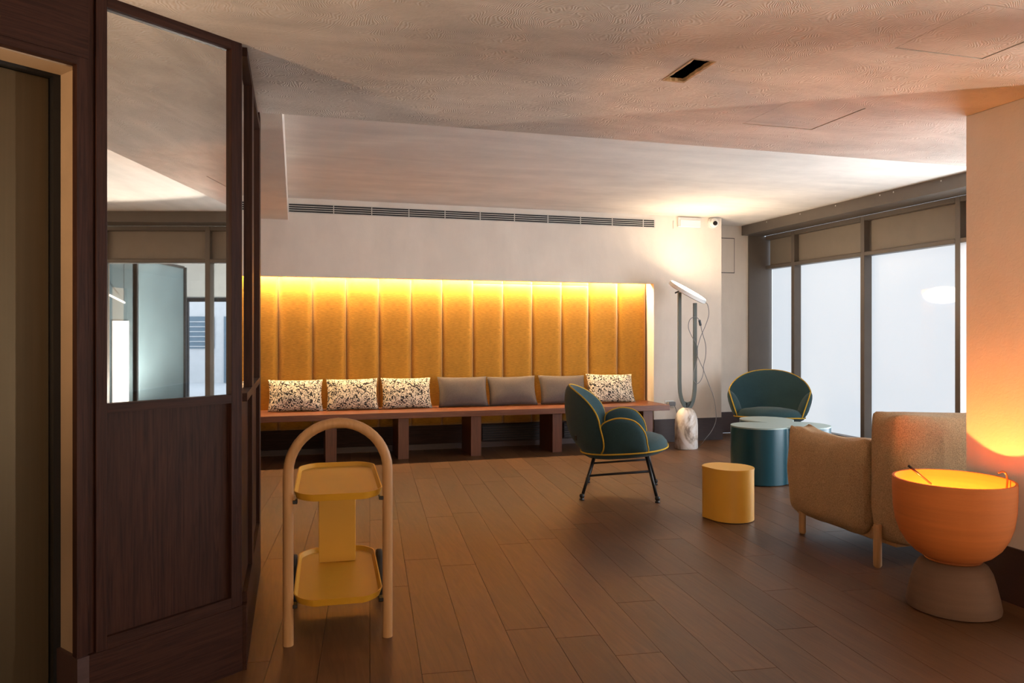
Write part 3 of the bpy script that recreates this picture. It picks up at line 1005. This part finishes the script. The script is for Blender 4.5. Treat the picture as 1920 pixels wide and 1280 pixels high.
def armchair(loc, rz, label):
    root = thing('armchair', label, 'armchair', loc, rz, 'teal armchairs with mustard piping')
    # seat: puffy rounded cushion, tipped slightly backwards
    tilt = lambda y: 0.075 * (y + 0.05)
    ol = superellipse(0.375, 0.350, 2.4, 56, 0, 0.03)
    bm = BM()
    prof = [(0.0, 0.300), (0.55, 0.302), (0.85, 0.318), (0.96, 0.340), (1.0, 0.362), (0.985, 0.395), (0.90, 0.430), (0.70, 0.452), (0.40, 0.462), (0.0, 0.465)]
    rings = []
    for s, z in prof:
        if s == 0:
            rings.append([bm.verts.new((0, 0.03, z + tilt(0.03)))])
        else:
            rings.append([bm.verts.new((x * s, 0.03 + (y - 0.03) * s, z + tilt(y))) for x, y in ol])
    for a, c in zip(rings, rings[1:]):
        n = len(ol)
        for k in range(n):
            k2 = (k + 1) % n
            if len(a) == 1:
                bm.faces.new((a[0], c[k2], c[k]))
            elif len(c) == 1:
                bm.faces.new((a[k], a[k2], c[0]))
            else:
                bm.faces.new((a[k], a[k2], c[k2], c[k]))
    seat = obj('seat', bm, 'teal_fabric', root, True)
    obj('piping', tube(BM(), [(x * 1.008, 0.03 + (y - 0.03) * 1.008, 0.362 + tilt(y)) for x, y in ol], 0.0065, 6, True), 'mustard_piping', seat, True, 'mustard yellow piping')
    # backrest: wide leaf shaped shell, concave towards the sitter

    def shell(rho, th, off):
        A_ = 0.445
        x = A_ * rho * math.copysign(abs(math.cos(th)) ** (0.92 if math.sin(th) > 0 else 0.50), math.cos(th))
        z = 0.60 + (0.275 if math.sin(th) > 0 else 0.285) * rho * math.copysign(abs(math.sin(th)) ** 0.95, math.sin(th))
        wdt = max(0.0, 0.58 - z)
        y = -0.385 - 0.13 * (z - 0.6) + 1.1 * wdt * wdt + (0.235 + 0.22 * wdt) * (x / A_) ** 2
        return Vector((x, y + off, z))
    bm = BM()
    NR, NT = 9, 60
    S = {}
    for side in (-1, 1):
        for i in range(NR + 1):
            rho = math.sin(i / NR * PI / 2)
            th_ = 0.062 * math.sqrt(max(0.0, 1 - rho ** 2.4))
            for j in range(NT):
                if i == 0 and j:
                    continue
                if i == NR and side == 1:
                    S[(1, i, j)] = S[(-1, i, j)]
                    continue
                S[(side, i, j)] = bm.verts.new(shell(rho, 2 * PI * j / NT, side * th_))
        for i in range(NR):
            for j in range(NT):
                j2 = (j + 1) % NT
                if i == 0:
                    bm.faces.new((S[(side, 0, 0)], S[(side, 1, j)], S[(side, 1, j2)]))
                else:
                    bm.faces.new((S[(side, i, j)], S[(side, i + 1, j)], S[(side, i + 1, j2)], S[(side, i, j2)]))
    back = obj('backrest', bm, 'teal_fabric', root, True)
    obj('piping', tube(BM(), [shell(1.004, 2 * PI * j / NT, 0.0) for j in range(NT)], 0.0065, 6, True), 'mustard_piping', back, True, 'mustard yellow piping')
    obj('badge', place(box(BM(), -0.012, 0.012, -0.004, 0.004, -0.018, 0.018), (0.33, -0.34, 0.48), (0, 0, 0.6)), 'black_metal', back)
    # arms: leaf pads rising beside the seat, leaning outwards
    ctl = [(-0.12, 0.365), (-0.14, 0.49), (-0.135, 0.59), (-0.05, 0.640), (0.04, 0.648), (0.125, 0.622), (0.190, 0.545), (0.212, 0.45), (0.205, 0.378), (0.03, 0.355)]
    ring = [(p.x, p.y) for p in smooth_path([(a, c, 0) for a, c in ctl], 6, True)]
    for s in (-1, 1):
        bm = BM()
        cy_, cz_ = 0.0, 0.48
        n = len(ring)

        def P(y, z, rho, off):
            yy, zz = cy_ + (y - cy_) * rho, cz_ + (z - cz_) * rho
            return Vector((s * (0.338 + 0.32 * (zz - 0.36) - 0.10 * max(0.0, yy) ** 1.5 + off), yy, zz))
        V = {}
        rr = [0.0, 0.35, 0.62, 0.82, 0.94, 1.0]
        for side in (-1, 1):
            for i, rho in enumerate(rr):
                th_ = 0.070 * math.sqrt(max(0.0, 1 - rho ** 2.2))
                for j, (y, z) in enumerate(ring):
                    if i == 0 and j:
                        continue
                    if i == len(rr) - 1 and side == 1:
                        V[(1, i, j)] = V[(-1, i, j)]
                        continue
                    V[(side, i, j)] = bm.verts.new(P(y, z, rho, th_ * (0.72 if side > 0 else -1.0)))
            for i in range(len(rr) - 1):
                for j in range(n):
                    j2 = (j + 1) % n
                    if i == 0:
                        bm.faces.new((V[(side, 0, 0)], V[(side, 1, j)], V[(side, 1, j2)]))
                    else:
                        bm.faces.new((V[(side, i, j)], V[(side, i + 1, j)], V[(side, i + 1, j2)], V[(side, i, j2)]))
        arm = obj('armrest', bm, 'teal_fabric', root, True)
        obj('piping', tube(BM(), [P(y, z, 1.006, 0) for y, z in ring], 0.0065, 6, True), 'mustard_piping', arm, True, 'mustard yellow piping')
    # black tube legs with ball feet, a stretcher on each side
    for s in (-1, 1):
        ends = []
        for f in (-1, 1):
            top = Vector((s * 0.25, f * 0.205, 0.325 + tilt(f * 0.2)))
            bot = Vector((s * 0.35, f * 0.290, 0.022))
            leg = obj('leg', tube(BM(), [top, bot], 0.0125, 10), 'black_metal', root, True)
            obj('foot', lathe(BM(), [(0, 0.0), (0.020, 0.0), (0.020, 0.008), (0.011, 0.012), (0.019, 0.024), (0.021, 0.034), (0.017, 0.046), (0.0, 0.052)], 14, bot.x, bot.y), 'black_metal', leg, True)
            ends.append(top.lerp(bot, 0.36 if f > 0 else 0.46))
        obj('stretcher', tube(BM(), ends, 0.0095, 8), 'black_metal', root, True)
    return root


armchair((2.573, 5.73, 0), math.atan2(-0.90, -0.43), 'teal armchair with mustard piping seen from the side, in front of the bench')
armchair((5.12, 7.37, 0), math.atan2(0.57, -0.82), 'teal armchair facing the room in the corner by the windows')

# ------------------------------------------------------------------ low tables


def drop_outline(r, corner, ang, n=40):
    """a circle drawn out into one soft corner"""
    pts = []
    for k in range(n):
        a = 2 * PI * k / n
        d = (a - ang + PI) % (2 * PI) - PI
        rr = r
        if abs(d) < PI / 2.6:
            rr = min(r * corner, r / max(math.cos(PI / 2.6 - abs(d)), 0.5) if abs(d) < PI / 2.6 else r)
        pts.append((rr * math.cos(a), rr * math.sin(a)))
    return pts


yt = thing('side_table', 'small yellow drop shaped side table', 'side table', (2.945, 4.69, 0))
ol = drop_outline(0.159, 1.22, math.radians(118))
obj('body', prism(BM(), ol, 0.006, 0.352, 0.0, 1), 'yellow_lacquer', yt, 'auto')
obj('table_top', prism(BM(), [(x * 1.012, y * 1.012) for x, y in ol], 0.3525, 0.364, 0.003, 2), 'yellow_lacquer', yt, 'auto')
obj('glide', prism(BM(), [(x * 0.93, y * 0.93) for x, y in ol], 0.0, 0.0055), 'rubber', yt)


def trefoil(centres, r, n=120, smooth=0.03):
    """outline of joined round lobes around a centre, with soft concave necks"""
    gx = sum(c[0] for c in centres) / len(centres)
    gy = sum(c[1] for c in centres) / len(centres)
    rad = []
    for k in range(n):
        a = 2 * PI * k / n
        dx, dy = math.cos(a), math.sin(a)
        best = 0.0
        for cx_, cy_ in centres:
            ox, oy = cx_ - gx, cy_ - gy
            bq = ox * dx + oy * dy
            cq = ox * ox + oy * oy - r * r
            disc = bq * bq - cq
            if disc >= 0:
                best = max(best, bq + math.sqrt(disc))
        rad.append(best)
    for _ in range(3):
        rad = [0.5 * rad[k] + 0.25 * (rad[k - 1] + rad[(k + 1) % n]) for k in range(n)]
    return [(gx + rad[k] * math.cos(2 * PI * k / n), gy + rad[k] * math.sin(2 * PI * k / n)) for k in range(n)]


tt = thing('coffee_table', 'teal clover shaped coffee table between armchair and sofa', 'coffee table', (4.16, 5.90, 0))
ol = trefoil([(3.93 - 4.16, 5.80 - 5.90), (4.27 - 4.16, 6.19 - 5.90), (4.30 - 4.16, 5.72 - 5.90)], 0.245)
obj('body', prism(BM(), ol, 0.008, 0.482, 0, 1), 'teal_lacquer', tt, 'auto')
obj('table_top', prism(BM(), ol, 0.4825, 0.494, 0.003, 2), 'teal_top', tt, 'auto', 'pale grey green table top')
obj('glide', prism(BM(), [(x * 0.94, y * 0.94) for x, y in ol], 0.0, 0.0075), 'rubber', tt)

# ------------------------------------------------------------------ sofa seen from behind
sf = thing('sofa', 'tan upholstered sofa with soft cushions and wooden peg legs', 'sofa', (3.1, 3.5, 0))


def soft_block(w, d, h, seed, top_sag=0.02, corner=0.06, belly=0.03):
    """upholstered block: rounded, bellied, with drawn-out upper corners; origin at the base centre"""
    bm = BM()
    bmesh.ops.create_cube(bm, size=1.0)
    bmesh.ops.subdivide_edges(bm, edges=bm.edges[:], cuts=11, use_grid_fill=True)
    rnd = random.Random(seed)
    p0, p1, p2 = rnd.uniform(0, 6), rnd.uniform(0, 6), rnd.uniform(0, 6)
    for v in bm.verts:
        x, y, z = v.co * 2
        c = [x * w / 2, y * d / 2, z * h / 2]
        r = corner
        lim = [max(w / 2 - r, 0.01), max(d / 2 - r, 0.01), max(h / 2 - r, 0.01)]
        core = Vector([max(-l, min(l, q)) for q, l in zip(c, lim)])
        dv = Vector(c) - core
        if dv.length > 1e-9:
            m_ = max(abs(q) for q in dv)
            dv = dv.normalized() * m_ if m_ < r else dv.normalized() * r
        q = core + dv
        bl = belly * (1 - z * z) * (1 - 0.4 * x * x)
        q.y += math.copysign(bl, y) * abs(y)
        q.x += math.copysign(belly * 0.7 * (1 - z * z), x) * abs(x)
        if z > 0:
            q.z -= top_sag * (1 - x * x) * z
            q.z += 0.045 * abs(x) ** 5 * abs(y) ** 1.5 * z
            q.x += math.copysign(0.03, x) * abs(x) ** 6 * z ** 4
        q += 0.004 * Vector((math.sin(9 * y + 7 * z + p0), math.sin(8 * x + 6 * z + p1), math.sin(7 * x + 5 * y + p2)))
        q.z += h / 2
        v.co = q
    return bm


o = obj('back_cushion', place(soft_block(1.50, 0.235, 0.745, 1, 0.02, 0.085, 0.022), (0.80, -0.02, 0.115)), 'tan_fabric', sf, True, None, 1)
o = obj('arm_cushion', place(soft_block(0.70, 0.20, 0.585, 2, 0.035, 0.085, 0.030), (0.135, 0.475, 0.115), (0, 0, PI / 2)), 'tan_fabric', sf, True, None, 1)
obj('arm_cushion', place(soft_block(0.70, 0.20, 0.585, 3, 0.035, 0.085, 0.030), (1.465, 0.475, 0.115), (0, 0, PI / 2)), 'tan_fabric', sf, True, None, 1)
obj('seat_cushion', place(soft_block(1.10, 0.66, 0.22, 4, 0.0, 0.07, 0.01), (0.80, 0.47, 0.19)), 'tan_fabric', sf, True, None, 1)
bx('base_frame', 0.10, 1.50, -0.06, 0.80, 0.115, 0.19, 'beech', sf, 0.004)
for x, y in ((0.018, -0.012), (0.075, 0.71), (1.585, -0.012), (1.53, 0.71)):
    bm = lathe(BM(), [(0, 0.0), (0.014, 0.0), (0.020, 0.006), (0.0225, 0.012), (0.0225, 0.232), (0.019, 0.240), (0, 0.242)], 18, x, y)
    obj('leg', bm, 'beech', sf, 'auto')

# ------------------------------------------------------------------ clay bowl lamp
LX, LY = 3.004, 2.877
bl = thing('bowl_lamp', 'orange terracotta bowl floor lamp on a brown clay base', 'lamp', (LX, LY, 0))
obj('base', lathe(BM(), [(0, 0.0), (0.185, 0.0), (0.198, 0.006), (0.201, 0.022), (0.192, 0.07), (0.178, 0.13), (0.164, 0.18), (0.146, 0.212), (0.120, 0.228), (0.0, 0.232)], 56), 'raw_clay', bl, 'auto')
bowl_prof = [(0.0, 0.2325), (0.085, 0.2325), (0.125, 0.242), (0.165, 0.266), (0.200, 0.302), (0.228, 0.350), (0.246, 0.405), (0.256, 0.470), (0.259, 0.540), (0.260, 0.606), (0.2585, 0.612),
             (0.2475, 0.612), (0.246, 0.606), (0.245, 0.540), (0.242, 0.470), (0.232, 0.405), (0.214, 0.355), (0.186, 0.312), (0.150, 0.280), (0.110, 0.262), (0.0, 0.256)]
obj('bowl', lathe(BM(), bowl_prof, 64), 'terracotta', bl, 'auto', 'glowing orange terracotta bowl')
obj('joint_ring', lathe(BM(), [(0.085, 0.226), (0.118, 0.2285), (0.122, 0.234), (0.118, 0.2405), (0.085, 0.2385)], 40), 'copper_wire', bl, 'auto')
BZ = 0.312
obj('bulb', place(lathe(BM(), [(0, -0.016)] + [(0.016 * math.sin(PI * k / 8), -0.016 * math.cos(PI * k / 8)) for k in range(1, 8)] + [(0, 0.016)], 14), (0, 0, BZ)), 'bulb_light', bl, True)
obj('bulb_holder', lathe(BM(), [(0, 0.256), (0.03, 0.256), (0.02, 0.275), (0.012, 0.295), (0, 0.296)], 20), 'white_plastic', bl, 'auto')
# thin dark stick leaning on the rim and a copper hook
obj('stick', tube(BM(), [(-0.275, -0.02, 0.688), (-0.05, 0.08, 0.575)], 0.0055, 8), 'black_metal', bl, True)
obj('cord_hook', tube(BM(), smooth_path([(0.196, -0.100, 0.50), (0.205, -0.108, 0.60), (0.203, -0.105, 0.640), (0.190, -0.098, 0.652), (0.172, -0.090, 0.646)], 5), 0.0045, 8), 'copper_wire', bl, True)

# ------------------------------------------------------------------ disc floor lamp
DX, DY = 4.277, 7.72
dl = thing('disc_lamp', 'disc head floor lamp with a metal fork and marble foot', 'lamp', (DX, DY, 0))
obj('foot', lathe(BM(), [(0, 0), (0.124, 0), (0.129, 0.006), (0.129, 0.27), (0.124, 0.33), (0.108, 0.39), (0.082, 0.432), (0.045, 0.457), (0.0, 0.464)], 44), 'marble', dl, 'auto')
# frame of the camera side: fork lies square to the line of sight
RV, FV, UV = Vector((R2[0], R2[1], 0)), Vector((F2[0], F2[1], 0)), Vector((0, 0, 1))


def L3(r, f, u):
    return RV * r + FV * f + UV * u


SCL = 8.6 / F_PX


def px(u, v, dep=0.0):
    """a point of the lamp's upright plane from photo pixels, relative to the lamp foot"""
    k = (8.602 + dep) / F_PX
    p = RV * ((u - 960) * k) + FV * (8.602 + dep) + UV * (CAM_H + (HOR - v) * k)
    return p - Vector((DX, DY, 0))


def flat_bar(bm, pts, w, t_):
    """rectangular bar: width across (r), depth along the line of sight"""
    rings = []
    for i, p in enumerate(pts):
        d = (pts[min(i + 1, len(pts) - 1)] - pts[max(i - 1, 0)]).normalized()
        side = d.cross(FV).normalized()
        rings.append([bm.verts.new(p + side * (w / 2 * a) + FV * (t_ / 2 * c)) for a, c in ((-1, -1), (1, -1), (1, 1), (-1, 1))])
    for a, c in zip(rings, rings[1:]):
        for k in range(4):
            bm.faces.new((a[k], a[(k + 1) % 4], c[(k + 1) % 4], c[k]))
    bm.faces.new(rings[0][::-1])
    bm.faces.new(rings[-1])
    return bm


pth = [px(1274, 548), px(1274, 600), px(1274, 660), px(1274, 715), px(1275, 735), px(1279, 752), px(1285, 763), px(1289, 765), px(1294, 762), px(1299, 751), px(1302, 735), px(1303, 715), px(1303, 660), px(1303, 610), px(1303, 568)]
pth = pth[:3] + smooth_path(pth[3:12], 3) + pth[12:]
obj('fork', flat_bar(BM(), pth, 0.034, 0.055), 'green_steel', dl, 'auto')
bm = BM()
wp = [px(1277, 746), px(1283, 752), px(1289, 754), px(1295, 752), px(1300, 746), px(1298, 756), px(1292, 766), px(1286, 766), px(1280, 757)]
a_ = [bm.verts.new(p - FV * 0.012) for p in wp]
c_ = [bm.verts.new(p + FV * 0.012) for p in wp]
bm.faces.new(a_)
bm.faces.new(c_[::-1])
for k in range(len(wp)):
    bm.faces.new((a_[k], c_[k], c_[(k + 1) % len(wp)], a_[(k + 1) % len(wp)]))
obj('fork_web', bm, 'green_steel', dl)
obj('pin', tube(BM(), [px(1288, 755, -0.02), px(1287.5, 771, -0.02)], 0.011, 10), 'black_metal', dl)
# head
nrm = (RV * 0.47 + UV * 0.86) * 0.97 - FV * 0.23
nrm.normalize()
ax1 = (RV * 0.88 - UV * 0.47)
ax1 = (ax1 - nrm * ax1.dot(nrm)).normalized()
ax2 = nrm.cross(ax1)
hc = px(1290, 546)
MT = Matrix.Translation(hc) @ Matrix((ax1, ax2, nrm)).transposed().to_4x4()
RH = 0.232
bm = lathe(BM(), [(0, -0.034), (RH * 0.93, -0.034), (RH, -0.026), (RH, 0.010), (RH * 0.955, 0.014), (RH * 0.95, 0.008), (0, 0.008)], 56)
bm.transform(MT)
hd = obj('disc_head', bm, 'white_plastic', dl, 'auto')
bm = lathe(BM(), [(0, 0.0085), (RH * 0.945, 0.0085), (RH * 0.93, 0.0125), (0, 0.0130)], 56)
bm.transform(MT)
obj('light_face', bm, 'disc_light', hd, 'auto')
obj('knob', tube(BM(), [px(1275, 545, -0.01), px(1266, 549, -0.03)], 0.008, 8), 'black_metal', dl, True)
cord = [px(1322, 566), px(1327, 572), px(1329, 590), px(1322, 612), px(1312, 636, -0.05), px(1307, 662, -0.05), px(1314, 682, -0.04), px(1319, 694), px(1316, 709, -0.05), px(1308, 719, -0.08), px(1301, 713, -0.09), px(1300, 699, -0.08), px(1305, 684, -0.06),
        px(1308, 664, -0.05), px(1306, 645, -0.06), px(1298, 632, -0.08), px(1291, 615, -0.09), px(1293, 600, -0.08), px(1302, 594, -0.06), px(1309, 597, -0.03), px(1313, 606), px(1317, 624), px(1323, 646), px(1323, 668), px(1319, 690), px(1326, 712), px(1338, 744), px(1342, 770), px(1342, 790), px(1334, 808, 0.0), px(1322, 823, 0.0)]
cord.append(Vector((0.20, 0.05, 0.012)))
cord.append(Vector((0.11, 0.07, 0.006)))
cd = obj('cord', tube(BM(), smooth_path(cord, 5), 0.0038, 6), 'cord_grey', dl, True)
sw = box(BM(), -0.012, 0.012, -0.010, 0.010, -0.034, 0.034, 0.004)
sw.transform(Matrix.Translation(px(1312.5, 605)) @ Matrix.Rotation(-0.25, 4, 'Y'))
obj('cord_switch', sw, 'black_metal', cd)

# ------------------------------------------------------------------ small wall things
el = thing('emergency_light', 'white rectangular emergency light high on the back wall', 'emergency light', (4.59, YB, 2.64))
bx('housing', -0.152, 0.152, -0.035, -0.0005, -0.055, 0.060, 'white_plastic', el, 0.006)
bx('diffuser', -0.138, 0.138, -0.052, -0.0355, -0.058, 0.030, 'white_plastic', el, 0.006)
sc_ = thing('security_camera', 'small round white security camera beside the emergency light', 'camera', (4.905, YB, 2.645))
bm = place(lathe(BM(), [(0, 0), (0.062, 0), (0.066, 0.01), (0.062, 0.035), (0.0, 0.036)], 32), (0, 0, 0), (PI / 2, 0, 0))
obj('mount', bm, 'white_plastic', sc_, 'auto')
bm = place(lathe(BM(), [(0, -0.052)] + [(0.056 * math.sin(PI * k / 14), -0.056 * math.cos(PI * k / 14)) for k in range(1, 14)] + [(0, 0.052)], 32), (0, -0.058, 0.0))
obj('ball', bm, 'white_plastic', sc_, True)
bm = place(lathe(BM(), [(0, 0.0), (0.027, 0.0), (0.027, 0.012), (0.0, 0.012)], 24), (-0.015, -0.104, -0.012), (PI / 2 + 0.15, 0, -0.25))
obj('lens', bm, 'lens_black', sc_, 'auto')
so = thing('wall_socket', 'white wall socket with a plugged adapter at the bench end', 'socket', (4.33, YB, 0.455))
bx('plate', -0.06, 0.06, -0.010, -0.0005, -0.042, 0.042, 'white_plastic', so, 0.003)
bx('adapter', -0.035, 0.055, -0.065, -0.0105, -0.020, 0.028, 'cord_grey', so, 0.005)
obj('adapter_cord', tube(BM(), smooth_path([(0.05, -0.04, -0.02), (0.07, -0.05, -0.08), (0.09, -0.06, -0.25), (0.06, -0.12, -0.440), (0.0, -0.30, -0.448)], 6), 0.004, 6), 'cord_grey', so, True)
